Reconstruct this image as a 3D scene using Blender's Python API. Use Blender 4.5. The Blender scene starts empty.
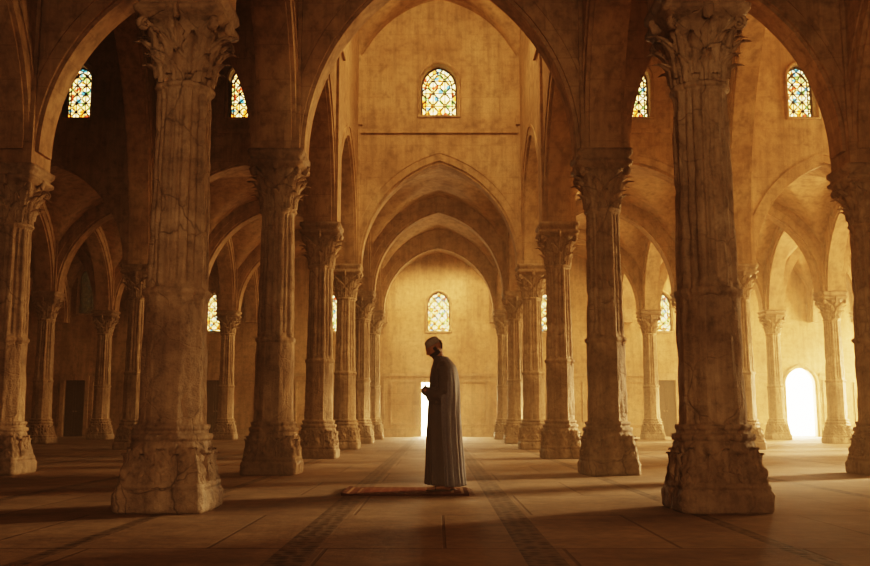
import bpy, bmesh, math, random
from mathutils import Vector, Matrix, noise
random.seed(4)
sc=bpy.context.scene
PI=math.pi
# ------------------------------------------------------------------ helpers
def new_obj(name,bm,mats,smooth=35,parent=None,loc=None):
    me=bpy.data.meshes.new(name)
    if smooth:
        lim=math.radians(smooth)
        for f in bm.faces: f.smooth=True
        for e in bm.edges:
            if len(e.link_faces)==2:
                try: a=e.calc_face_angle()
                except ValueError: a=0
                e.smooth = a<lim
            else: e.smooth=True
    bm.to_mesh(me); bm.free()
    for m in mats: me.materials.append(m)
    ob=bpy.data.objects.new(name,me); sc.collection.objects.link(ob)
    if parent: ob.parent=parent
    if loc: ob.location=loc
    return ob
def link(name,me,loc,rotz=0):
    ob=bpy.data.objects.new(name,me); sc.collection.objects.link(ob); ob.location=loc; ob.rotation_euler[2]=rotz; return ob
def box(bm,x0,x1,y0,y1,z0,z1,mi=0):
    v=[bm.verts.new(p) for p in [(x0,y0,z0),(x1,y0,z0),(x1,y1,z0),(x0,y1,z0),(x0,y0,z1),(x1,y0,z1),(x1,y1,z1),(x0,y1,z1)]]
    for q in [(3,2,1,0),(4,5,6,7),(0,1,5,4),(1,2,6,5),(2,3,7,6),(3,0,4,7)]:
        f=bm.faces.new([v[i] for i in q]); f.material_index=mi
def tube(bm,pts,rad,n=12,flat=None,mi=0):
    pts=[Vector(p) for p in pts]; rings=[]
    P=[];R=[]
    for i,(p,r) in enumerate(zip(pts,rad)):
        P.append(p);R.append(r if isinstance(r,tuple) else (r,r))
    d0=(P[0]-P[1]).normalized(); d1=(P[-1]-P[-2]).normalized()
    PP=[];RR=[]
    for k in (0.95,0.7,0.35):
        s=math.sqrt(1-k*k); rm=min(R[0]); PP.append(P[0]+d0*rm*k); RR.append((R[0][0]*s,R[0][1]*s))
    PP+=P;RR+=R
    for k in (0.35,0.7,0.95):
        s=math.sqrt(1-k*k); rm=min(R[-1]); PP.append(P[-1]+d1*rm*k); RR.append((R[-1][0]*s,R[-1][1]*s))
    side=None
    for i in range(len(PP)):
        t=(PP[min(i+1,len(PP)-1)]-PP[max(i-1,0)]).normalized()
        if side is None:
            ref=Vector((0,1,0)) if abs(t.y)<0.9 else Vector((1,0,0))
            side=(ref-t*ref.dot(t)).normalized()
        else: side=(side-t*side.dot(t)).normalized()
        o=t.cross(side)
        rings.append([bm.verts.new(PP[i]+side*RR[i][0]*math.cos(2*PI*k/n)+o*RR[i][1]*math.sin(2*PI*k/n)) for k in range(n)])
    for i in range(len(rings)-1):
        for k in range(n):
            f=bm.faces.new([rings[i][k],rings[i][(k+1)%n],rings[i+1][(k+1)%n],rings[i+1][k]]); f.material_index=mi
    f=bm.faces.new(rings[0][::-1]); f.material_index=mi
    f=bm.faces.new(rings[-1]); f.material_index=mi
# ------------------------------------------------------------------ materials
class NT:
    def __init__(s,name):
        s.m=bpy.data.materials.new(name); s.m.use_nodes=True; s.t=s.m.node_tree; s.n=s.t.nodes
        s.b=s.n['Principled BSDF']; s.o=s.n['Material Output']
    def add(s,typ,**kw):
        n=s.n.new(typ)
        for k,v in kw.items(): setattr(n,k,v)
        return n
    def l(s,a,b): s.t.links.new(a,b)
    def math(s,op,a,b=None,clamp=False):
        n=s.n.new('ShaderNodeMath'); n.operation=op; n.use_clamp=clamp
        for i,x in enumerate((a,b)):
            if x is None: continue
            if isinstance(x,(int,float)): n.inputs[i].default_value=x
            else: s.l(x,n.inputs[i])
        return n.outputs[0]
    def mix(s,f,a,b,mode='MIX'):
        n=s.n.new('ShaderNodeMix'); n.data_type='RGBA'; n.blend_type=mode
        for i,x in ((0,f),(6,a),(7,b)):
            if isinstance(x,(int,float)): n.inputs[i].default_value=x
            elif isinstance(x,tuple): n.inputs[i].default_value=(*x,1)
            else: s.l(x,n.inputs[i])
        return n.outputs[2]
    def noise(s,vec,scale,detail=6,rough=.6):
        n=s.n.new('ShaderNodeTexNoise'); n.inputs['Scale'].default_value=scale; n.inputs['Detail'].default_value=detail; n.inputs['Roughness'].default_value=rough
        s.l(vec,n.inputs['Vector']); return n.outputs['Fac']
    def ramp(s,fac,stops):
        n=s.n.new('ShaderNodeValToRGB'); e=n.color_ramp.elements
        while len(e)<len(stops): e.new(.5)
        for i,(p,c) in enumerate(stops): e[i].position=p; e[i].color=(*c,1) if isinstance(c,tuple) else (c,c,c,1)
        s.l(fac,n.inputs[0]); return n.outputs[0]
def stone(name,c_dark,c_mid,c_light,courses=False,bump=.35,sc_=1.0,rough=.85,grime=False):
    m=NT(name); 
    tc=m.add('ShaderNodeTexCoord'); vec=tc.outputs['Object']
    n1=m.noise(vec,.55*sc_,8,.65); n2=m.noise(vec,5*sc_,8,.7); n3=m.noise(vec,28*sc_,4,.6)
    col=m.ramp(n1,[(.3,c_dark),(.5,c_mid),(.72,c_light)])
    st=m.ramp(n2,[(.32,.36),(.5,.9),(.7,1.12)])
    col=m.mix(.75,col,st,'MULTIPLY')
    mp=m.add('ShaderNodeMapping'); m.l(vec,mp.inputs['Vector']); mp.inputs['Scale'].default_value=(3,3,.25)
    s2=m.ramp(m.noise(mp.outputs[0],1.5,5,.7),[(.35,.5),(.55,1.0)])
    col=m.mix(.65,col,s2,'MULTIPLY')
    h=m.math('ADD',m.math('MULTIPLY',n2,.6),m.math('MULTIPLY',n3,.35))
    if courses or grime:
        sp=m.add('ShaderNodeSeparateXYZ'); m.l(vec,sp.inputs[0])
    if courses:
        cb=m.add('ShaderNodeCombineXYZ'); m.l(m.math('ADD',sp.outputs[0],sp.outputs[1]),cb.inputs[0]); m.l(sp.outputs[2],cb.inputs[1])
        br=m.add('ShaderNodeTexBrick'); m.l(cb.outputs[0],br.inputs['Vector'])
        br.inputs['Scale'].default_value=1; br.inputs['Brick Width'].default_value=1.05; br.inputs['Row Height'].default_value=.46
        br.inputs['Mortar Size'].default_value=.012; br.inputs['Mortar Smooth'].default_value=.4
        br.inputs['Color1'].default_value=(1,1,1,1); br.inputs['Color2'].default_value=(.78,.76,.74,1); br.inputs['Mortar'].default_value=(.6,.56,.52,1)
        col=m.mix(.4,col,br.outputs['Color'],'MULTIPLY')
        h=m.math('SUBTRACT',h,m.math('MULTIPLY',br.outputs['Fac'],.35))
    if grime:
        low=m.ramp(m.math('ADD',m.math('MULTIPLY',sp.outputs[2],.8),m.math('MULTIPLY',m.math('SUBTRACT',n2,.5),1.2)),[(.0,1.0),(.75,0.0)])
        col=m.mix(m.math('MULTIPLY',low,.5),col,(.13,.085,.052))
        ck=m.add('ShaderNodeTexVoronoi'); ck.feature='DISTANCE_TO_EDGE'; ck.inputs['Scale'].default_value=2.2
        dv=m.add('ShaderNodeMix'); dv.data_type='VECTOR'; dv.inputs[0].default_value=.22
        nn=m.add('ShaderNodeTexNoise'); nn.inputs['Scale'].default_value=3; m.l(vec,nn.inputs['Vector']); m.l(vec,dv.inputs[4]); m.l(nn.outputs['Color'],dv.inputs[5]); m.l(dv.outputs[1],ck.inputs['Vector'])
        crk=m.ramp(ck.outputs['Distance'],[(.0,.0),(.018,1.0)])
        col=m.mix(m.ramp(n1,[(.45,0.0),(.6,.6)]),col,crk,'MULTIPLY')
        h=m.math('ADD',h,m.math('MULTIPLY',crk,.15))
    bp=m.add('ShaderNodeBump'); bp.inputs['Strength'].default_value=bump; bp.inputs['Distance'].default_value=.04
    m.l(h,bp.inputs['Height']); m.l(bp.outputs[0],m.b.inputs['Normal'])
    m.l(col,m.b.inputs['Base Color']); m.b.inputs['Roughness'].default_value=rough
    return m.m
M_wall=stone('sandstone_wall',(.34,.20,.10),(.50,.325,.175),(.64,.45,.265),courses=True,bump=.3)
M_arch=stone('sandstone_arch',(.33,.20,.105),(.48,.315,.18),(.60,.43,.255),courses=True,bump=.3)
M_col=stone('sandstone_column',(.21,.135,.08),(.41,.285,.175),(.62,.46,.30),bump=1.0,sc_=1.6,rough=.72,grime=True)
M_vault=stone('sandstone_vault',(.31,.185,.10),(.46,.30,.17),(.57,.395,.23),bump=.4)
def simple(name,c,rough=.7,noise_amt=.35,scale=30,bump=.2,sheen=0):
    m=NT(name); tc=m.add('ShaderNodeTexCoord')
    n=m.noise(tc.outputs['Object'],scale,5,.6)
    a=tuple(x*(1-noise_amt) for x in c); b=tuple(min(1,x*(1+noise_amt)) for x in c)
    m.l(m.ramp(n,[(.3,a),(.7,b)]),m.b.inputs['Base Color']); m.b.inputs['Roughness'].default_value=rough
    bp=m.add('ShaderNodeBump'); bp.inputs['Strength'].default_value=bump; bp.inputs['Distance'].default_value=.01
    m.l(n,bp.inputs['Height']); m.l(bp.outputs[0],m.b.inputs['Normal'])
    if sheen: m.b.inputs['Sheen Weight'].default_value=sheen
    return m.m
M_wood=simple('old_wood',(.06,.032,.016),.7,.5,9)
M_iron=simple('lead_came',(.02,.013,.008),.6)
M_robe=simple('robe_cloth',(.085,.070,.066),.8,.2,60,.15,.1)
M_cloak=simple('cloak_cloth',(.15,.14,.155),.6,.2,50,.15,.1)
M_skin=simple('skin',(.30,.15,.085),.5,.12,80,.1)
M_hair=simple('beard_hair',(.035,.027,.022),.8,.5,180,.6)
M_cap=simple('cap_cloth',(.24,.20,.165),.85,.3,120,.4)
M_leather=simple('sandal_leather',(.05,.028,.015),.6)
def glass_mat(name,strength,scale):
    m=NT(name); tc=m.add('ShaderNodeTexCoord'); vec=tc.outputs['Object']
    sp=m.add('ShaderNodeSeparateXYZ'); m.l(vec,sp.inputs[0]); cb=m.add('ShaderNodeCombineXYZ')
    m.l(sp.outputs[0],cb.inputs[0]); m.l(sp.outputs[2],cb.inputs[1])
    v=m.add('ShaderNodeTexVoronoi'); v.inputs['Scale'].default_value=scale; v.inputs['Randomness'].default_value=.6; m.l(cb.outputs[0],v.inputs['Vector'])
    hs=m.add('ShaderNodeSeparateColor'); m.l(v.outputs['Color'],hs.inputs[0])
    r=m.n.new('ShaderNodeValToRGB'); r.color_ramp.interpolation='CONSTANT'
    st=[(0,(1,.56,.15)),(.3,(.9,.24,.02)),(.40,(1,.74,.34)),(.66,(.04,.20,.22)),(.73,(1,.62,.2)),(.88,(.45,.04,.01)),(.94,(.18,.30,.06))]
    el=r.color_ramp.elements
    while len(el)<len(st): el.new(.5)
    for i,(p,c) in enumerate(st): el[i].position=p; el[i].color=(*c,1)
    m.l(hs.outputs[0],r.inputs[0])
    m.l(r.outputs[0],m.b.inputs['Emission Color']); m.b.inputs['Emission Strength'].default_value=strength
    m.b.inputs['Base Color'].default_value=(.05,.04,.03,1)
    return m.m
M_glass=glass_mat('stained_glass',5.0,9)
M_glass_dim=glass_mat('stained_glass_dim',.08,11)
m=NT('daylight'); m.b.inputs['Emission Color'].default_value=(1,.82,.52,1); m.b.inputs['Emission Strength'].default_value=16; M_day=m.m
# floor
m=NT('stone_floor'); g=m.add('ShaderNodeNewGeometry'); sp=m.add('ShaderNodeSeparateXYZ'); m.l(g.outputs['Position'],sp.inputs[0])
X,Y=sp.outputs[0],sp.outputs[1]
br=m.add('ShaderNodeTexBrick'); m.l(g.outputs['Position'],br.inputs['Vector']); br.offset=.5
br.inputs['Scale'].default_value=1; br.inputs['Brick Width'].default_value=1.55; br.inputs['Row Height'].default_value=2.1
br.inputs['Mortar Size'].default_value=.014; br.inputs['Mortar Smooth'].default_value=.3
br.inputs['Color1'].default_value=(1,1,1,1); br.inputs['Color2'].default_value=(.78,.74,.70,1); br.inputs['Mortar'].default_value=(.4,.35,.3,1)
n1=m.noise(g.outputs['Position'],.8,8,.7); n2=m.noise(g.outputs['Position'],9,6,.7)
col=m.ramp(n1,[(.3,(.16,.103,.063)),(.52,(.29,.195,.122)),(.72,(.42,.295,.19))])
col=m.mix(.7,col,m.ramp(n2,[(.3,.4),(.6,1.0)]),'MULTIPLY')
col=m.mix(.8,col,br.outputs['Color'],'MULTIPLY')
def band(x0,w):
    return m.math('LESS_THAN',m.math('ABSOLUTE',m.math('SUBTRACT',X,x0)),w)
bands=None
for x0,w in ((-.95,.12),(.6,.12),(2.25,.06),(-2.5,.06),(4.6,.08),(-4.6,.08),(7.2,.08),(-7.2,.08)):
    b_=band(x0,w); bands=b_ if bands is None else m.math('MAXIMUM',bands,b_)
vo=m.add('ShaderNodeTexVoronoi'); vo.inputs['Scale'].default_value=11; vo.inputs['Randomness'].default_value=.5; m.l(g.outputs['Position'],vo.inputs['Vector'])
pat=m.ramp(vo.outputs['Distance'],[(.2,(.03,.02,.013)),(.6,(.15,.10,.062))])
col=m.mix(m.math('MULTIPLY',bands,.82),col,pat)
m.l(col,m.b.inputs['Base Color'])
m.l(m.ramp(n2,[(.3,.6),(.7,.85)]),m.b.inputs['Roughness'])
m.b.inputs['Specular IOR Level'].default_value=.22
hh=m.math('SUBTRACT',m.math('ADD',m.math('MULTIPLY',n2,.5),m.math('MULTIPLY',m.math('MULTIPLY',vo.outputs['Distance'],bands),.5)),m.math('MULTIPLY',br.outputs['Fac'],.6))
bp=m.add('ShaderNodeBump'); bp.inputs['Strength'].default_value=.6; bp.inputs['Distance'].default_value=.025; m.l(hh,bp.inputs['Height']); m.l(bp.outputs[0],m.b.inputs['Normal'])
M_floor=m.m
# rug
m=NT('prayer_rug_weave'); tc=m.add('ShaderNodeTexCoord'); sp=m.add('ShaderNodeSeparateXYZ'); m.l(tc.outputs['Object'],sp.inputs[0])
ax=m.math('ABSOLUTE',sp.outputs[0]); ay=m.math('ABSOLUTE',sp.outputs[1])
d=m.math('MINIMUM',m.math('SUBTRACT',.70,ax),m.math('SUBTRACT',.52,ay))
bc=m.n.new('ShaderNodeValToRGB'); bc.color_ramp.interpolation='CONSTANT'
st=[(0,(.055,.014,.008)),(.05,(.26,.15,.08)),(.08,(.09,.02,.01)),(.16,(.24,.13,.07)),(.19,(.12,.028,.014)),(.28,(.15,.04,.02))]
el=bc.color_ramp.elements
while len(el)<len(st): el.new(.5)
for i,(p,c) in enumerate(st): el[i].position=p; el[i].color=(*c,1)
m.l(d,bc.inputs[0])
vo=m.add('ShaderNodeTexVoronoi'); vo.inputs['Scale'].default_value=10; vo.inputs['Randomness'].default_value=.3; m.l(tc.outputs['Object'],vo.inputs['Vector'])
c=m.mix(m.ramp(vo.outputs['Distance'],[(.14,.7),(.25,0.0)]),bc.outputs[0],(.28,.16,.085))
m.l(c,m.b.inputs['Base Color']); m.b.inputs['Roughness'].default_value=1; m.b.inputs['Specular IOR Level'].default_value=.05
M_rug=m.m
# ------------------------------------------------------------------ layout
R=[8.9,14.4,19.9,25.4,30.9,36.4]; R0=3.4
YB=41.2; XS=20.0; YF=-6.0
AX=6.68; NXX=2.54
LX=[NXX,8.2,13.0,16.6]
SP=4.95
# ------------------------------------------------------------------ columns
def poly(th,n): return 1/math.cos(((th+PI/n)%(2*PI/n))-PI/n)
def sstep(a,b,x):
    t=max(0,min(1,(x-a)/(b-a))); return t*t*(3-2*t)
def column_bm(ztop):
    bm=bmesh.new(); NA=192; k=ztop
    P=[(0,.41,.9,.1,0,0),(.02,.425,.9,.1,0,0),(.07,.425,.9,.1,0,.15),(.10,.425,.9,.1,0,.2),(.13,.425,.9,.1,0,.25),(.16,.425,.9,.1,0,.25),(.19,.41,.9,.1,0,.2),(.21,.40,.9,.1,0,0),(.215,.415,.8,.2,0,0),(.25,.415,.75,.25,0,0),(.27,.40,.7,.3,0,.1)]
    for i in range(22):
        t=i/21; P.append((.28+t*.34,.40-.06*t**.8+.012*math.sin(t*9),.6*(1-t)**1.1,.4+.6*t,0,1.5*math.sin(PI*min(1,t*1.05+.02))))
    P+=[(.63,.335,0,1,0,0),(.64,.355,0,1,0,0),(.67,.362,0,1,0,0),(.695,.355,0,1,0,0),(.70,.32,0,1,0,0),(.73,.315,0,1,0,0),(.735,.332,0,.6,0,0),(.76,.337,0,.6,0,0),(.78,.33,0,.8,0,0),(.785,.290,0,1,0,0)]
    for i in range(13): P.append((.82+i*.094,.286-.0005*i,0,.9,0,0))
    P+=[(1.98,.280,0,1,0,0),(1.99,.298,0,1,0,0),(2.03,.303,0,1,0,0),(2.05,.293,0,1,0,0),(2.06,.268,0,1,0,0),(2.10,.266,0,1,0,0),(2.14,.265,0,1,1,0)]
    n=22; z1=k-1.0
    for i in range(1,n+1): t=i/n; P.append((2.14+(z1-2.14)*t,.265-.024*t,0,1,1,0))
    P+=[(z1+.03,.243,0,1,0,0),(z1+.05,.243,0,1,0,0),(z1+.055,.272,0,.5,0,0),(z1+.08,.282,0,.5,0,0),(z1+.105,.272,0,.5,0,0),(z1+.11,.25,0,.4,0,0)]
    zc=z1+.12; hc=k-.28-zc
    for i in range(9):
        t=i/8; P.append((zc+hc*t,.24+.10*t**2.2,.25*t*t,.2,0,0))
    za=k-.28
    P+=[(za+.005,.38,.9,.1,0,0),(za+.04,.395,.95,0,0,0),(za+.05,.425,1,0,0,0),(za+.10,.43,1,0,0,0),(za+.11,.40,1,0,0,0),(za+.15,.38,1,0,0,0),(za+.19,.41,1,0,0,0),(za+.21,.43,1,0,0,0),(k,.43,1,0,0,0)]
    rings=[]
    for (z,r,ws,wo,gr,cv) in P:
        ring=[]
        for a in range(NA):
            th=2*PI*a/NA
            f=(1-ws-wo)+ws*min(poly(th,4),1.34)+wo*poly(th,8)
            rr=r*f
            if gr:
                d=abs(((th+PI/8)%(PI/4))-PI/8)
                rr-=.026*(1-sstep(.20,.25,d))
                rr+=.020*(1-sstep(.07,.11,d))
            if cv:
                rr+=cv*(.018*math.cos(8*th)+.012*math.cos(24*th+z*30)+.026*noise.noise(Vector((math.cos(th)*5,math.sin(th)*5,z*9)))+.022*noise.noise(Vector((math.cos(th)*13,math.sin(th)*13,z*25))))
            rr+=.016*noise.noise(Vector((math.cos(th)*2.3,math.sin(th)*2.3,z*2.7)))+.007*noise.noise(Vector((math.cos(th)*9,math.sin(th)*9,z*11)))
            # chipped arrises
            ch=noise.noise(Vector((math.cos(th)*4+7,math.sin(th)*4,z*5)))
            if ch>.28: rr-=.05*(ch-.28)*(1 if z<k-.9 else .6)
            ring.append(bm.verts.new((rr*math.cos(th),rr*math.sin(th),z)))
        rings.append(ring)
    for i in range(len(rings)-1):
        for a in range(NA):
            bm.faces.new([rings[i][a],rings[i][(a+1)%NA],rings[i+1][(a+1)%NA],rings[i+1][a]])
    bm.faces.new(rings[0][::-1]); bm.faces.new(rings[-1])
    def leaf(ang,z0,h,r0,r1,curl,w,nt=12,ns=10):
        g=[]
        for i in range(nt+1):
            t=i/nt
            z=z0+h*(t if t<.82 else .82+.18*math.sin((t-.82)/.18*PI*.9)*.5)
            rr=r0+(r1-r0)*t+curl*max(0,t-.55)**1.7*4
            ww=w*(.75+.35*math.sin(PI*t))*(1-.9*sstep(.7,1,t))*(1+.22*math.sin(t*22))
            row=[]
            for j in range(ns+1):
                s=-1+2*j/ns
                a=ang+s*ww/max(rr,.1)
                r2=rr-.04*s*s+.018*math.cos(s*3*PI)
                row.append(bm.verts.new((r2*math.cos(a),r2*math.sin(a),z)))
            g.append(row)
        for i in range(nt):
            for j in range(ns): bm.faces.new([g[i][j],g[i][j+1],g[i+1][j+1],g[i+1][j]])
    for i in range(8): leaf(i*PI/4,zc-.01,.28,.275,.30,.15,.10)
    for i in range(8): leaf((i+.5)*PI/4,zc+.06,.40,.285,.335,.17,.095)
    for i in range(8): leaf(i*PI/4,zc+.30,.26,.30,.345,.15,.06)
    for i in range(4): leaf(PI/4+i*PI/2,zc+.2,.40,.31,.41,.13,.10)
    for i in range(4):
        a=PI/4+i*PI/2; c=Vector((math.cos(a),math.sin(a),0))
        pts=[];rad=[]
        for q in range(22):
            ph=q/21*PI*3.1; rr=.065*(1-q/26)
            pts.append(c*(.46+rr*math.cos(PI*.5-ph))+Vector((0,0,za-.07+rr*math.sin(PI*.5-ph)))); rad.append((.036,.018))
        pts=[c*.30+Vector((0,0,za-.26)),c*.38+Vector((0,0,za-.09))]+pts; rad=[(.03,.02),(.03,.02)]+rad
        tube(bm,pts,rad,8)
        a=i*PI/2; c=Vector((math.cos(a),math.sin(a),0))
        tube(bm,[c*.40+Vector((0,0,za-.02)),c*.425+Vector((0,0,za+.08))],[(.05,.03),(.06,.03)],10)
    for i in range(4):
        leaf(PI/4+i*PI/2,.25,.36,.50,.385,.04,.13)
        leaf(i*PI/2,.26,.34,.415,.355,.06,.15)
    for i in range(8): leaf(PI/8+i*PI/4,.27,.28,.435,.38,.05,.07)
    return bm
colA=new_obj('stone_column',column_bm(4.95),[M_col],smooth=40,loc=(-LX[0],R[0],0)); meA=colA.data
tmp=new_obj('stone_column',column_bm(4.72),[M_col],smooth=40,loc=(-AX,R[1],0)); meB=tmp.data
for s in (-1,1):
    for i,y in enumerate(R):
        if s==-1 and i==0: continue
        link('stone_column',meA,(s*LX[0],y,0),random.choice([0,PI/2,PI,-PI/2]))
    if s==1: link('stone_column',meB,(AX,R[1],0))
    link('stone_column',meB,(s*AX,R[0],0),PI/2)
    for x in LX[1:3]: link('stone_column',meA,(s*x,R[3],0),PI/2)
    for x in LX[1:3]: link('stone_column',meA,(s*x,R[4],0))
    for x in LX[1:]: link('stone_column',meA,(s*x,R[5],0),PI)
# ------------------------------------------------------------------ arches
def arch_par(a,h):
    c=max(0,(h*h-a*a)/(2*a)); return c,a+c
def wall_strip(bm,org,dx,dn,us,intervals,th):
    prev=None
    def P(u,s,z): return bm.verts.new((org[0]+dx[0]*u+dn[0]*s,org[1]+dx[1]*u+dn[1]*s,z))
    for i in range(len(us)-1):
        u0,u1=us[i],us[i+1]; iv=intervals((u0+u1)/2); nxt=intervals((u1+us[i+2])/2) if i+2<len(us) else None
        for k,(zb,zt) in enumerate(iv):
            b0,b1,t0,t1=zb(u0),zb(u1),zt(u0),zt(u1)
            h=th/2
            v=[P(u0,-h,b0),P(u1,-h,b1),P(u1,h,b1),P(u0,h,b0),P(u0,-h,t0),P(u1,-h,t1),P(u1,h,t1),P(u0,h,t0)]
            q=[(3,2,1,0),(4,5,6,7),(0,1,5,4),(2,3,7,6)]
            if prev is None or prev!=len(iv): q.append((3,0,4,7))
            if nxt is None or len(nxt)!=len(iv): q.append((1,2,6,5))
            for f in q:
                try: bm.faces.new([v[j] for j in f])
                except ValueError: pass
        prev=len(iv)
WR=1.2
def arched_wall(bm,p0,p1,spring,rise,top,th=.6,inset=.36,holes=(),bandw=.16,bands=True):
    p0=Vector(p0);p1=Vector(p1); L=(p1-p0).length; d=(p1-p0)/L; n=Vector((-d.y,d.x)); a=L/2-inset
    c,Rr=arch_par(a,rise); mid=L/2
    def zarch(u,dd=0):
        v=(Rr+dd)**2-(abs(u-mid)+c)**2
        return spring+(math.sqrt(v) if v>0 else 0)
    us={0.0,L}
    N=44
    for i in range(N+1): us.add(round(mid-a*math.cos(PI*i/N),5))
    for (u0,z0,w,hh,kind) in holes:
        for i in range(17): us.add(round(u0-w*math.cos(PI*i/16),5))
    us=sorted(us)
    us=[u for i,u in enumerate(us) if i==0 or u-us[i-1]>1e-4]
    def intervals(um):
        zb=(lambda u:zarch(u)) if abs(um-mid)<a else (lambda u:spring)
        for (u0,z0,w,hh,kind) in holes:
            if abs(um-u0)<w:
                def ht(u,u0=u0,z0=z0,w=w,hh=hh):
                    r=w*WR; cc,RR=arch_par(w,r); v=RR**2-(abs(u-u0)+cc)**2
                    return z0+hh-r+(math.sqrt(v) if v>0 else 0)
                return [(zb,lambda u,z0=z0:z0),(ht,lambda u:top)]
        return [(zb,lambda u:top)]
    wall_strip(bm,p0,d,n,us,intervals,th)
    if not bands: return
    def bnd(d0,d1,tk):
        for s in (-1,1):
            prev=None
            for i in range(25):
                pr=[]
                for dd in (d0,d1):
                    ra=Rr+dd; pm=math.acos(min(1,c/ra)); ph=pm*i/24
                    u=mid+s*(-c+ra*math.cos(ph)); z=spring+ra*math.sin(ph); pr.append((u,z))
                cur=[]
                for (u,z) in pr:
                    for q in (-tk/2,tk/2):
                        pp=p0+d*u+n*q; cur.append(bm.verts.new((pp.x,pp.y,z)))
                if prev:
                    A=prev;B=cur
                    for q in ((A[0],A[1],B[1],B[0]),(A[2],B[2],B[3],A[3]),(A[0],B[0],B[2],A[2]),(A[1],A[3],B[3],B[1])): bm.faces.new(q)
                else: bm.faces.new((cur[0],cur[2],cur[3],cur[1]))
                prev=cur
    bnd(-.06,.02,th*.8)
    bnd(.20,.26,th+.05)
def pier(bm,x,y,z0,z1,w=.36):
    box(bm,x-w,x+w,y-w,y+w,z0,z1)
    if z1>9: box(bm,x-w-.06,x+w+.06,y-w-.06,y+w+.06,8.85,9.05)
TOPT=13.4; TOPL=8.7
def finish(bm,name,mat=M_arch):
    bmesh.ops.remove_doubles(bm,verts=bm.verts,dist=.0005)
    bmesh.ops.recalc_face_normals(bm,faces=bm.faces)
    return new_obj(name,bm,[mat],smooth=28)
WINS=[]
RISE=2.85
for ri,y in enumerate(R):
    tall=ri<=3; top=TOPT if tall else TOPL
    if ri==2: continue
    bm=bmesh.new()
    holes=[]
    if ri==3:
        holes=[(NXX,9.15,.5,1.5,0)]; WINS.append((0,y,9.15,.5,1.5,'b'))
    rs={0:3.2,1:3.25,3:2.9,4:2.72,5:2.5}[ri]
    arched_wall(bm,(-NXX,y),(NXX,y),SP,rs,top,holes=holes)
    xs={0:[NXX,AX,12,XS],1:[NXX,AX,12,XS],3:[NXX,8.2,13.0,XS],4:[NXX,8.2,13.0,16.6,XS],5:[NXX,8.2,13.0,16.6,XS]}[ri]
    for s in (-1,1):
        for a,b in zip(xs[:-1],xs[1:]):
            if s==-1: p0,p1=(-b,y),(-a,y)
            else: p0,p1=(a,y),(b,y)
            holes=[]
            if ri==3 and a<10:
                xc={NXX:5.5,8.2:10.1}[a]; u0=(xc-a) if s==1 else (b-xc)
                holes=[(u0,9.1,.38,1.55,0)]; WINS.append((s*xc,y,9.1,.38,1.55,'b'))
            L=b-a
            ris=2.85 if L<7 else 3.4
            arched_wall(bm,p0,p1,SP,ris,top,holes=holes,inset=.36)
        for x in xs[1:-1]: pier(bm,s*x,y,SP-(.23 if x==AX else 0),top,.36)
    finish(bm,'stone_arcade')
for s in (-1,1):
    bm=bmesh.new()
    for a,b in zip(R[:-1]+[R[-1]],R[1:]+[YB]):
        top=TOPT if b<=R[3]+.1 else TOPL
        arched_wall(bm,(s*NXX,a),(s*NXX,b),SP,RISE if b<YB else 2.5,top)
    arched_wall(bm,(s*NXX,R0),(s*NXX,R[0]),SP,RISE,TOPT)
    for y in R: pier(bm,s*NXX,y,SP,TOPT if y<=R[3]+.1 else TOPL)
    finish(bm,'stone_arcade')
    bm=bmesh.new()
    arched_wall(bm,(s*AX,R[1]),(s*8.2,R[3]),SP,6.2,TOPT,th=.62,inset=.36)
    arched_wall(bm,(s*AX,R[0]),(s*AX,R[1]),SP,RISE,TOPT)
    for x in LX[1:]:
        for a,b in zip(R[3:],R[4:]+[YB]):
            if x>16 and a<R[5]-.1: continue
            arched_wall(bm,(s*x,a),(s*x,b),SP,RISE if b<YB else 2.5,TOPL)
    finish(bm,'stone_arcade')
# ------------------------------------------------------------------ vaults
def vault(bm,x0,x1,y0,y1,sp,rise,N=36):
    ax=(x1-x0)/2; ay=(y1-y0)/2; cx=(x0+x1)/2; cy=(y0+y1)/2
    c1,R1=arch_par(ax,max(rise,ax)) ; c2,R2=arch_par(ay,max(rise,ay))
    k1=rise/max(rise,ax); k2=rise/max(rise,ay)
    def hz(x,y):
        v1=R1*R1-(abs(x-cx)+c1)**2; v2=R2*R2-(abs(y-cy)+c2)**2
        a=math.sqrt(max(0,v1))*k1; b=math.sqrt(max(0,v2))*k2
        m_=max(a,b)
        tx=abs(x-cx)/ax; ty=abs(y-cy)/ay
        return sp+m_+.07*abs(math.sin(6*math.atan2(1.02-tx,1.02-ty)))
    g=[[bm.verts.new((x0+(x1-x0)*i/N,y0+(y1-y0)*j/N,hz(x0+(x1-x0)*i/N,y0+(y1-y0)*j/N))) for j in range(N+1)] for i in range(N+1)]
    for i in range(N):
        for j in range(N): bm.faces.new([g[i][j],g[i][j+1],g[i+1][j+1],g[i+1][j]])
bm=bmesh.new()
xl=[-XS,-16.6,-13,-8.2,-NXX,NXX,8.2,13,16.6,XS]
for x0,x1 in zip(xl[:-1],xl[1:]):
    for y0,y1 in zip(R[3:],R[4:]+[YB]): vault(bm,x0,x1,y0,y1,SP+.1,3.05)
new_obj('ceiling_vault',bm,[M_vault],smooth=14)
bm=bmesh.new()
for y0,y1 in ((R[1],R[2]),(R[2],R[3]),(R[0],R[1]),(R0,R[0])): vault(bm,-NXX,NXX,y0,y1,9.3,3.2)
for s in (-1,1):
    for a,b,y0,y1 in ((NXX,8.2,R[1],R[3]),(8.2,XS,R[1],R[3]),(NXX,AX,R[0],R[1]),(AX,XS,R[0],R[1])):
        x0,x1=(a,b) if s==1 else (-b,-a)
        vault(bm,x0,x1,y0,y1,9.8,3.2)
new_obj('ceiling_vault',bm,[M_vault],smooth=14)
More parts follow.
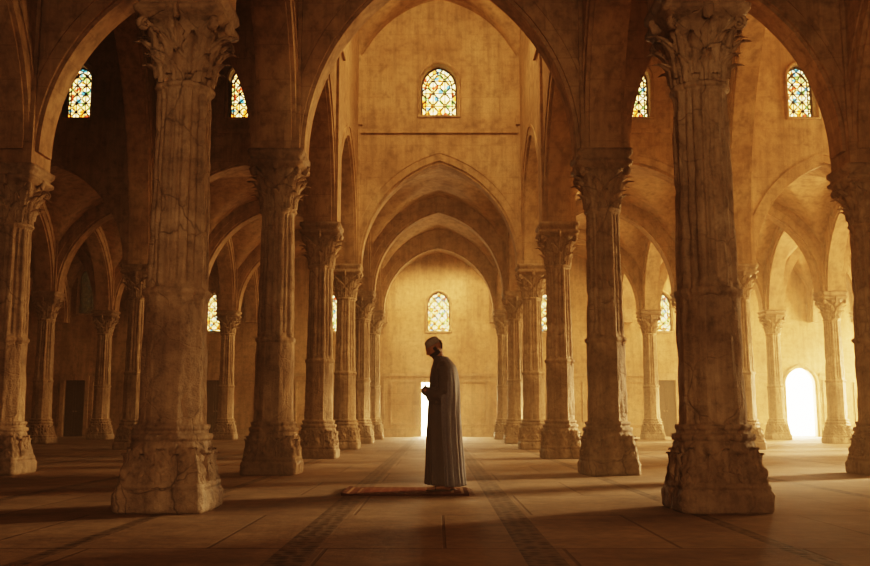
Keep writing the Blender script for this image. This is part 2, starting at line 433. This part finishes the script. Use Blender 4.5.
bm=bmesh.new(); box(bm,-XS-.4,XS+.4,YF-.4,R[3]+.3,TOPT,TOPT+.3); box(bm,-XS-.4,XS+.4,R[3]+.3,YB+.4,TOPL,TOPL+.3)
new_obj('ceiling',bm,[M_vault],smooth=0)
# ------------------------------------------------------------------ floor, walls
bm=bmesh.new(); box(bm,-XS-6,XS+14,YF-8,YB+7,-.3,0); new_obj('floor',bm,[M_floor],smooth=0)
def plain_wall(name,p0,p1,top,holes,th=.5):
    bm=bmesh.new(); p0=Vector(p0);p1=Vector(p1);L=(p1-p0).length; d=(p1-p0)/L;n=Vector((-d.y,d.x))
    us={0.0,L}
    for h in holes:
        for i in range(17): us.add(round(h[0]-h[2]*math.cos(PI*i/16),5))
    us=sorted(us)
    def iv(um):
        zs=[]
        for h in holes:
            if abs(um-h[0])<h[2]:
                def ht(u,h=h):
                    if not h[4]: return h[1]+h[3]
                    r=h[2]*h[4]; cc,RR=arch_par(h[2],r); v=RR**2-(abs(u-h[0])+cc)**2
                    return h[1]+h[3]-r+(math.sqrt(v) if v>0 else 0)
                zs.append((h[1],ht))
        zs.sort(key=lambda q:q[0]); out=[]; lo=lambda u:0.0
        for z0,ht in zs:
            if z0>0.01: out.append((lo,lambda u,z0=z0:z0))
            lo=ht
        out.append((lo,lambda u:top)); return out
    def P(u,s,z): return bm.verts.new((p0.x+d.x*u+n.x*s,p0.y+d.y*u+n.y*s,z))
    h_=th/2
    for i in range(len(us)-1):
        u0,u1=us[i],us[i+1]
        for zb,zt in iv((u0+u1)/2):
            b0,b1,t0,t1=zb(u0),zb(u1),zt(u0),zt(u1)
            v=[P(u0,-h_,b0),P(u1,-h_,b1),P(u1,h_,b1),P(u0,h_,b0),P(u0,-h_,t0),P(u1,-h_,t1),P(u1,h_,t1),P(u0,h_,t0)]
            for q in [(3,2,1,0),(4,5,6,7),(0,1,5,4),(2,3,7,6),(3,0,4,7),(1,2,6,5)]: bm.faces.new([v[j] for j in q])
    return new_obj(name,bm,[M_wall],smooth=0)
bh=[(XS+0,0,.75,2.35,0),(XS+15.8,0,.72,3.05,1.1)]
for x in (0,-4.9,4.9,-9.8,9.8): bh.append((XS+x,4.6,.5,1.75,WR)); WINS.append((x,YB,4.6,.5,1.75,'b'))
WINS.append((-15.6,YB,5.4,.38,2.0,'d')); bh.append((XS-15.6,5.4,.38,2.0,WR))
for x in (-15.9,-9.75,9.9): bh.append((XS+x,0,.45,2.45,0))
plain_wall('wall_back',(-XS,YB+.25),(XS,YB+.25),TOPL,bh)
rh=[(y-YF,0.0,1.35,5.6,1.1) for y in (22.6,28.1,33.6,38.9)]+[(17.1-YF,0,.9,4.2,1.1),(11.6-YF,3.4,.6,1.9,1.1)]
rh+=[(y-YF,9.3,.9,2.6,1.1) for y in (11.6,17.1,22.6)]
plain_wall('wall_right',(XS+.25,YF),(XS+.25,YB+.5),TOPT,rh)
plain_wall('wall_left',(-XS-.25,YF),(-XS-.25,YB+.5),TOPT,[])
plain_wall('wall_front',(-XS,YF-.25),(XS,YF-.25),TOPT,[(XS,0,2,6.5,1.1),(XS-5.2,0,1.5,5,1.1),(XS+5.2,0,1.5,5,1.1)])  # arched openings added behind the camera to let in the front fill
def trim(name,boxes,mat=M_arch):
    bm=bmesh.new()
    for b in boxes: box(bm,*b)
    new_obj(name,bm,[mat],smooth=0)
op=[(-16.5,-15.3),(-10.35,-9.15),(-.85,.85),(9.3,10.5),(14.95,16.65)]
segs=[]
cur=-XS
for a,b in op: segs.append((cur,a)); cur=b
segs.append((cur,XS))
trim('trim_1',[(a,b,YB-.06,YB,2.62,2.74) for a,b in [(-XS,14.95),(16.65,XS)]])
trim('baseboard_back',[(a,b,YB-.1,YB,0,.35) for a,b in segs])
pb=[]
for a,b in segs:
    n=max(1,int((b-a)/1.3)); w=(b-a)/n
    for i in range(n):
        x0=a+i*w+.12;x1=a+(i+1)*w-.12
        pb+=[(x0,x0+.08,YB-.05,YB,.5,2.45),(x1-.08,x1,YB-.05,YB,.5,2.45),(x0+.08,x1-.08,YB-.05,YB,2.37,2.45),(x0+.08,x1-.08,YB-.05,YB,.5,.58)]
trim('trim_2',pb)
trim('trim_3',[(-2.2,2.2,R[3]-.38,R[3]-.3,8.62,8.74)]+[(s*5.4-2.4,s*5.4+2.4,R[3]-.38,R[3]-.3,8.62,8.74) for s in (-1,1)])
def door_frame(bm,x,w,h):
    box(bm,x-w-.16,x-w,YB-.09,YB-.001,0,h+.16); box(bm,x+w,x+w+.16,YB-.09,YB-.001,0,h+.16); box(bm,x-w,x+w,YB-.09,YB-.001,h,h+.16)
for i,(x,w,h) in enumerate(((-15.9,.45,2.45),(-9.75,.45,2.45),(9.9,.45,2.45))):
    bm=bmesh.new(); door_frame(bm,x,w,h)
    for s in (-1,1):
        a=min(x,x+s*w);b=max(x,x+s*w)
        box(bm,a+.005,b-.005,YB+.1,YB+.16,.01,h-.01,1)
        for k in range(3):
            z0=.15+k*.76; box(bm,a+.09,b-.09,YB+.07,YB+.10,z0,z0+.62,1)
        bmesh.ops.create_uvsphere(bm,u_segments=10,v_segments=8,radius=.03,matrix=Matrix.Translation((x+s*.06,YB+.06,1.1)))
    new_obj('door_%d'%(i+1),bm,[M_arch,M_wood],smooth=0)
bm=bmesh.new(); door_frame(bm,0,.75,2.35); new_obj('door_4',bm,[M_arch],smooth=0)
bm=bmesh.new()
a=.72;c,Rr=arch_par(a,a*1.1);prof=[]
for s in (-1,1):
    pr=[(s*a,0.01)]
    for i in range(13):
        pm=math.acos(c/Rr); ph=pm*i/12; pr.append((s*(-c+Rr*math.cos(ph)),3.05-a*1.1+Rr*math.sin(ph)))
    prof+= pr if s==-1 else pr[::-1][1:]
tube(bm,[(15.8+x,YB-.02,z) for x,z in prof],[(.1,.1)]*len(prof),8)
new_obj('door_5',bm,[M_arch],smooth=40)
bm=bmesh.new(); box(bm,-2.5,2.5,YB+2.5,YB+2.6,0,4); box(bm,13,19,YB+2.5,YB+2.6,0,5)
new_obj('daylight_panel',bm,[M_day],smooth=0)  # glowing panels added outside the open doors in place of a sunlit exterior
# ------------------------------------------------------------------ windows
for i,(x,y,z0,w,h,k) in enumerate(WINS):
    bm=bmesh.new(); r=w*WR; c,Rr=arch_par(w,r); pm=math.acos(c/Rr)
    L=[(-(-c+Rr*math.cos(pm*q/10)),h-r+Rr*math.sin(pm*q/10)) for q in range(11)]
    Rg=[(-a,b) for a,b in L[::-1]][1:]
    out=[(-w,0)]+L+Rg+[(w,0)]
    yy=y if y<30 else YB+.2
    yo=.05
    def wid(z):
        if z<h-r: return w
        v=Rr*Rr-(z-(h-r))**2
        return max(0,math.sqrt(max(0,v))-c)
    v=[bm.verts.new((a,yo,b)) for a,b in out]; f=bm.faces.new(v); f.material_index=1
    def loop(pts,yv,rr,closed=True,mi=0):
        P=[(a,yv,b) for a,b in pts]
        if closed: P=P+[P[0]]
        tube(bm,P,[(rr,rr)]*len(P),6,mi=mi)
    loop([(a*.97,b*.98+.01) for a,b in out],yo-.03,.03)
    loop([(a*.74,b*.84+h*.06) for a,b in out],yo-.02,.018)
    nx=3; cw=2*w/nx; nz=int(round(h/cw)); ch=h/nz
    def inside(px,pz): return 0<pz<h and abs(px)<wid(pz)-.005
    for a_ in range(-1,nx+1):
        for b_ in range(nz+1):
            for off in (0,1):
                cx=-w+(a_+.5*off+.5)*cw; cz=(b_+.5*off)*ch
                seg=[]
                for q in range(17):
                    an=2*PI*q/16; p=(cx+cw*.40*math.cos(an),cz+ch*.40*math.sin(an))
                    if inside(*p): seg.append((p[0],yo-.02,p[1]))
                    else:
                        if len(seg)>1: tube(bm,seg,[.014]*len(seg),5)
                        seg=[]
                if len(seg)>1: tube(bm,seg,[.014]*len(seg),5)
    for a_ in range(1,nx): 
        px=-w+a_*cw; zt=h-r
        while zt<h and abs(px)<wid(zt): zt+=.01
        tube(bm,[(px,yo-.02,.02),(px,yo-.02,zt)],[.016,.016],6)
    for b_ in range(1,nz+1):
        zz=b_*ch*.98; ww=wid(zz)-.01
        if ww>.05: tube(bm,[(-ww,yo-.02,zz),(ww,yo-.02,zz)],[.014,.014],6)
    face=-.32 if y<30 else -.22
    loop([(a*1.14,(b-h/2)*1.06+h/2) for a,b in out],face,.045,mi=2)
    new_obj('window_%d'%(i+1),bm,[M_iron,M_glass if k=='b' else M_glass_dim,M_arch],smooth=40,loc=(x,yy,z0))
# ------------------------------------------------------------------ rug
bm=bmesh.new(); NX,NY=60,36; g=[]
def rz(x,y): return .020+.007*noise.noise(Vector((x*4,y*4,0)))+.012*math.exp(-((x+.70)/.05)**2)
for i in range(NX+1):
    g.append([bm.verts.new((x:=-.70+1.4*i/NX,y:=-.52+1.04*j/NY,rz(x,y))) for j in range(NY+1)])
for i in range(NX):
    for j in range(NY): bm.faces.new([g[i][j],g[i+1][j],g[i+1][j+1],g[i][j+1]])
ret=bmesh.ops.extrude_face_region(bm,geom=bm.faces[:])
for v in [e for e in ret['geom'] if isinstance(e,bmesh.types.BMVert)]: v.co.z=.001
for s in (-1,1):
    for j in range(70):
        y=-.51+1.02*j/69; dx=random.uniform(.05,.075); a=random.uniform(-.012,.012)
        vs=[bm.verts.new(p) for p in ((s*.70,y-.004,.016),(s*.70,y+.004,.016),(s*(.70+dx),y+a+.003,.003),(s*(.70+dx),y+a-.003,.003))]
        bm.faces.new(vs)
bmesh.ops.recalc_face_normals(bm,faces=bm.faces)
new_obj('prayer_rug',bm,[M_rug],smooth=40,loc=(-.40,10.95,0))
# ------------------------------------------------------------------ man
man=bpy.data.objects.new('praying_man',None); sc.collection.objects.link(man); man.location=(.025,10.9,.022)
def loftrings(bm,rings,closed=True,cap=True):
    V=[[bm.verts.new(p) for p in r] for r in rings]; n=len(V[0])
    for i in range(len(V)-1):
        for k in range(n if closed else n-1):
            bm.faces.new([V[i][k],V[i][(k+1)%n],V[i+1][(k+1)%n],V[i+1][k]])
    if cap: bm.faces.new(V[0][::-1]); bm.faces.new(V[-1])
def interp(T,z):
    for a,b in zip(T[:-1],T[1:]):
        if z<=b[0]:
            t=(z-a[0])/(b[0]-a[0]); t=t*t*(3-2*t)*.5+t*.5
            return [a[i]+(b[i]-a[i])*t for i in range(1,len(a))]
    return list(T[-1][1:])
T=[(.065,-.01,.195,.21),(.3,-.015,.185,.20),(.6,-.02,.178,.195),(.9,-.02,.168,.19),(1.1,-.015,.158,.195),(1.27,-.01,.15,.205),(1.38,-.01,.135,.205),(1.445,-.02,.105,.15),(1.50,-.045,.068,.085),(1.53,-.055,.058,.062)]
bm=bmesh.new(); rings=[]
NZ=60
for i in range(NZ+1):
    z=.065+(1.53-.065)*i/NZ; cx,a,b=interp(T,z); f=max(0,(1.25-z)/1.25); ring=[]
    for k in range(96):
        th=2*PI*k/96
        fo=.014*f*math.sin(th*11+1.2*math.sin(z*2.3))+.012*f*math.sin(th*5+z*1.5)+.004*math.sin(th*17+z*5)*f
        ring.append((cx+(a+fo)*math.cos(th),(b+fo)*math.sin(th),z))
    rings.append(ring)
loftrings(bm,rings)
for s in (-1,1):
    tube(bm,[(-.01,s*.14,1.40),(-.005,s*.195,1.37),(.01,s*.235,1.24),(.0,s*.245,1.12),(-.03,s*.235,1.07),(-.12,s*.17,1.09),(-.205,s*.08,1.125)],[.07,.078,.07,.068,.07,.062,.055],16)
    tube(bm,[(-.02,s*.235,1.06),(-.08,s*.20,1.04),(-.17,s*.11,1.06)],[(.04,.07),(.035,.075),(.03,.06)],14)
ob=new_obj('robe',bm,[M_robe],smooth=180,parent=man)
r=ob.modifiers.new('r','REMESH'); r.mode='VOXEL'; r.voxel_size=.009; r.use_smooth_shade=True
r=ob.modifiers.new('s','SMOOTH'); r.factor=.5; r.iterations=4
C=[(.055,.015,.198,.24),(.3,.01,.185,.232),(.6,.0,.178,.23),(.9,-.005,.172,.25),(1.08,.0,.170,.29),(1.2,.0,.165,.295),(1.32,.0,.152,.27),(1.40,.0,.13,.235),(1.455,-.01,.10,.16),(1.50,-.03,.075,.085),(1.515,-.035,.07,.072)]
bm=bmesh.new(); rings=[]
for i in range(61):
    z=.055+(1.515-.055)*i/60; cx,a,b=interp(C,z); f=max(.0,(1.38-z)/1.38)**.8; ring=[]
    lim=math.radians(108-14*f)
    for k in range(141):
        th=-lim+2*lim*k/140
        fo=.022*f*math.sin(th*14+math.sin(z*2))+.014*f*math.sin(th*7+2+z)+.006*f*math.sin(th*25+z*4)
        ring.append((cx+.012+(a+fo)*math.cos(th),(b+fo)*math.sin(th),z))
    rings.append(ring)
loftrings(bm,rings,closed=False,cap=False)
ob=new_obj('cloak',bm,[M_cloak],smooth=180,parent=man)
q=ob.modifiers.new('so','SOLIDIFY'); q.thickness=.008; q.offset=1
bm=bmesh.new(); bmesh.ops.create_uvsphere(bm,u_segments=64,v_segments=48,radius=1)
def gs(p,c,s): return math.exp(-((p[0]-c[0])**2/s[0]**2+(p[1]-c[1])**2/s[1]**2+(p[2]-c[2])**2/s[2]**2))
for v in bm.verts:
    n=v.co.copy(); x,y,z=n
    p=Vector((x*.098,y*.077,z*.115))
    if z<0:
        k=-z; p.y*=1-.28*k*k; 
        if x>0: p.x*=1-.45*k
        else: p.x*=1+.03*k
    f=(-p.x,p.y,p.z)
    p.x-=.030*gs(f,(.098,0,-.022),(.03,.013,.022))
    p.x-=.012*gs(f,(.095,0,.005),(.03,.009,.025))
    p.x-=.008*gs(f,(.09,0,.03),(.03,.045,.010))
    for s in (-1,1):
        p.x+=.012*gs(f,(.088,s*.03,.008),(.03,.014,.010))
        p.x-=.005*gs(f,(.08,s*.042,-.02),(.03,.016,.014))
    p.x-=.010*gs(f,(.09,0,-.058),(.03,.022,.007))
    p.x-=.007*gs(f,(.09,0,-.070),(.03,.02,.006))
    p.x-=.022*gs(f,(.07,0,-.10),(.04,.03,.02))
    v.co=p
for f in bm.faces:
    c=f.calc_center_median(); 
    if (c.z<-.045 and c.x<.02 and not(abs(c.y)<.02 and -.071<c.z<-.055)) or (c.z<-.0 and .0<c.x+.03<.035 and abs(c.y)>.055 and c.z>-.06): f.material_index=1
bv={v for f in bm.faces if f.material_index==1 for v in f.verts}
for v in bv:
    nn=Vector((v.co.x,v.co.y,v.co.z+.02)).normalized(); low=max(0,-v.co.z-.05)
    v.co+=nn*(.007+.003*noise.noise(v.co*160))+Vector((-.25,0,-.55))*low*(1 if v.co.x<0 else .2)
for s in (-1,1):
    bmesh.ops.create_uvsphere(bm,u_segments=12,v_segments=10,radius=.0115,matrix=Matrix.Translation((-.078,s*.03,.008)))
    pts=[];
    for q in range(11):
        a=-1.9+q/10*4.4; pts.append((.012+.017*math.cos(a+PI*.0),s*(.077+.006*math.sin(q)),-.008+.030*math.sin(a)))
    tube(bm,pts,[.0055]*11,8); tube(bm,[(.01,s*.073,.01),(.012,s*.078,-.02)],[(.012,.006),(.011,.006)],8)
tube(bm,[(.06,0,-.05),(.085,0,-.005),(.088,0,.03)],[(.055,.014),(.062,.016),(.06,.014)],16,mi=1)
Mh=Matrix.Translation((-.10,0,1.632))@Matrix.Rotation(math.radians(-34),4,'Y')
bm.transform(Mh)
tube(bm,[(-.035,0,1.46),(-.055,0,1.53),(-.075,0,1.60)],[.058,.055,.056],20)
new_obj('head',bm,[M_skin,M_hair],smooth=60,parent=man)
bm=bmesh.new(); rings=[]
for i in range(15):
    t=i/14
    if t<.5: z=.03+t/.5*.058; k=1.05-.04*t
    else: a=(t-.5)/.5*PI/2; z=.088+.036*math.sin(a); k=(1.03)*math.cos(a)+.001
    rings.append([( .004+(.098*k*(.98 if z<.06 else .96))*math.cos(2*PI*q/48)*(1-.18*max(0,z-.03)/.09*(1 if t<.5 else 1)), .079*k*math.sin(2*PI*q/48)*(1-.12*max(0,z-.03)/.09), z+.012*(-math.cos(2*PI*q/48))*(1-t)) for q in range(48)])
loftrings(bm,rings); 
tube(bm,[(.004+.1035*math.cos(a),.0835*math.sin(a),.032-.012*math.cos(a)) for a in [2*PI*q/36 for q in range(37)]],[(.006,.006)]*37,6)
bm.transform(Mh); new_obj('cap',bm,[M_cap],smooth=50,parent=man)
def hand(bm,wrist,dirv,nrm,thumb):
    w=Vector(wrist); d=Vector(dirv).normalized(); n=Vector(nrm); n=(n-d*n.dot(d)).normalized(); s=d.cross(n)*thumb
    tube(bm,[w-d*.07,w-d*.01,w+d*.02],[(.026,.026),(.025,.022),(.028,.02)],12)
    for k in range(4):
        o=(-.027+.018*k)
        tube(bm,[w+s*o*.6+d*.005,w+s*o*.9+d*.04,w+s*o+d*.082],[.014,.0145,.012],10)
        Ln=[.062,.078,.084,.074][k]; b=w+s*o+d*.08
        p1=b+d*Ln*.45-n*.006; p2=p1+(d*.8-n*.55).normalized()*Ln*.33; p3=p2+(d*.45-n*.85).normalized()*Ln*.28
        tube(bm,[b,p1,p2,p3],[.0098,.0092,.0085,.0072],10)
    t0=w+s*.02+d*.02
    tube(bm,[t0,t0+s*.022+d*.025-n*.004,t0+s*.034+d*.055-n*.01,t0+s*.030+d*.08-n*.014],[.015,.0125,.0105,.0085],10)
bm=bmesh.new()
hand(bm,(-.215,-.075,1.135),(-.12,1,.05),(-1,0,.1),1)
hand(bm,(-.195,.08,1.115),(-.05,-1,.02),(-1,0,.1),-1)
ob=new_obj('hands',bm,[M_skin],smooth=180,parent=man)
r=ob.modifiers.new('r','REMESH'); r.mode='VOXEL'; r.voxel_size=.0032; r.use_smooth_shade=True
bm=bmesh.new()
for s in (-1,1):
    y=s*.085; ox=-.02 if s==-1 else .03
    tube(bm,[(.05+ox,y,.20),(.05+ox,y,.10),(.045+ox,y,.055)],[.045,.038,.036],14)
    tube(bm,[(.075+ox,y,.035),(.02+ox,y,.052),(-.05+ox,y,.04),(-.115+ox,y,.027)],[(.030,.026),(.034,.035),(.042,.026),(.044,.016)],16)
    for k in range(5):
        tube(bm,[(-.11+ox,y+(-.034+.017*k),.026),(-.15+ox-.018*(1-abs(k-(1.2 if s==1 else 2.8))/3),y+(-.036+.018*k),.022)],[.011,.010 if k else .012],8)
ob=new_obj('feet',bm,[M_skin],smooth=180,parent=man)
r=ob.modifiers.new('r','REMESH'); r.mode='VOXEL'; r.voxel_size=.0045; r.use_smooth_shade=True
bm=bmesh.new()
for s in (-1,1):
    y=s*.085; ox=-.02 if s==-1 else .03
    n=28; pts=[]
    for k in range(n):
        a=2*PI*k/n; cx=math.cos(a); w=.043+.008*(-cx); pts.append((-.035+ox+.15*cx,y+w*math.sin(a)))
    loftrings(bm,[[(px,py,0) for px,py in pts],[(px,py,.012) for px,py in pts]])
    tube(bm,[(-.075+ox,y-.048,.012),(-.07+ox,y-.035,.05),(-.065+ox,y,.066),(-.07+ox,y+.035,.05),(-.075+ox,y+.048,.012)],[(.018,.005)]*5,8)
new_obj('sandals',bm,[M_leather],smooth=40,parent=man)
# ------------------------------------------------------------------ light
def area(name,loc,target,sx,sy,e,col=(1,.62,.30)):
    l=bpy.data.lights.new(name,'AREA'); l.shape='RECTANGLE'; l.size=sx;l.size_y=sy;l.energy=e;l.color=col
    o=bpy.data.objects.new(name,l); sc.collection.objects.link(o); o.location=loc
    o.rotation_euler=(Vector(target)-Vector(loc)).to_track_quat('-Z','Y').to_euler(); return o
WARM=(1,.575,.25)
for y,e in ((17.1,450),(22.6,1200),(28.1,2300),(33.6,2700),(38.9,2600)):
    area('window_light',(XS+.8,y,3.2),(0,y-2 if y<35 else y,2.5),2.7,5.2,e,WARM)
for y in (17.1,22.6): area('clerestory_light',(XS+.8,y,10.6),(0,y+3,8),1.8,2.5,1100,WARM)
area('door_light',(0,YB+1,1.4),(0,0,.8),1.5,2.2,650,(1,.70,.40))
area('door_light',(15.8,YB+1,1.6),(12,0,.8),1.4,2.8,900,(1,.70,.40))
area('nave_fill',(0,R[2],12.0),(0,R[3],7),3,3,520,WARM)  # added fill for the upper nave wall
area('back_bay_fill',(0,38.9,7.2),(0,39.6,0),3.4,2.4,420,WARM)  # added fill under the back vault, brightens back wall and floor
area('back_bay_fill',(10.5,38.9,7.2),(10.5,39.6,0),3.4,2.4,400,WARM)  # same added fill for the right-hand back bay
area('front_fill',(0,YF-1,3.6),(0,10,4.2),4,6,780,(1,.64,.36))  # added fill from behind the camera, unseen, for the front columns and man
# low sun, far off to the right of the building
sun=bpy.data.lights.new('sun','SPOT'); sun.energy=8.5e5; sun.color=(1,.64,.32); sun.shadow_soft_size=3.2; sun.spot_size=math.radians(70); sun.spot_blend=.2
so=bpy.data.objects.new('sun',sun); sc.collection.objects.link(so)
D=Vector((-.90,-.30,-.24)).normalized(); so.location=Vector((5,25,0))-D*48; so.rotation_euler=D.to_track_quat('-Z','Y').to_euler()
w=bpy.data.worlds.new('w'); sc.world=w; w.use_nodes=True; nt=w.node_tree; nt.nodes['Background'].inputs[0].default_value=(1,.70,.42,1); nt.nodes['Background'].inputs[1].default_value=.7
v=nt.nodes.new('ShaderNodeVolumeScatter'); v.inputs['Color'].default_value=(1,.76,.48,1); v.inputs['Density'].default_value=.007; v.inputs['Anisotropy'].default_value=.4
nt.links.new(v.outputs[0],nt.nodes['World Output'].inputs['Volume'])
# ------------------------------------------------------------------ camera
cd=bpy.data.cameras.new('camera'); cam=bpy.data.objects.new('camera',cd); sc.collection.objects.link(cam); sc.camera=cam
f=937; cd.sensor_width=36; cd.lens=f/870*36; cd.clip_end=200
pitch=math.atan((417-283)/f)
cam.location=(-.045,0,.85); cam.rotation_euler=(PI/2+pitch,0,math.atan(2.5/f))
sc.view_settings.view_transform='Filmic'
try: sc.view_settings.look='High Contrast'
except Exception: pass
sc.view_settings.exposure=.1
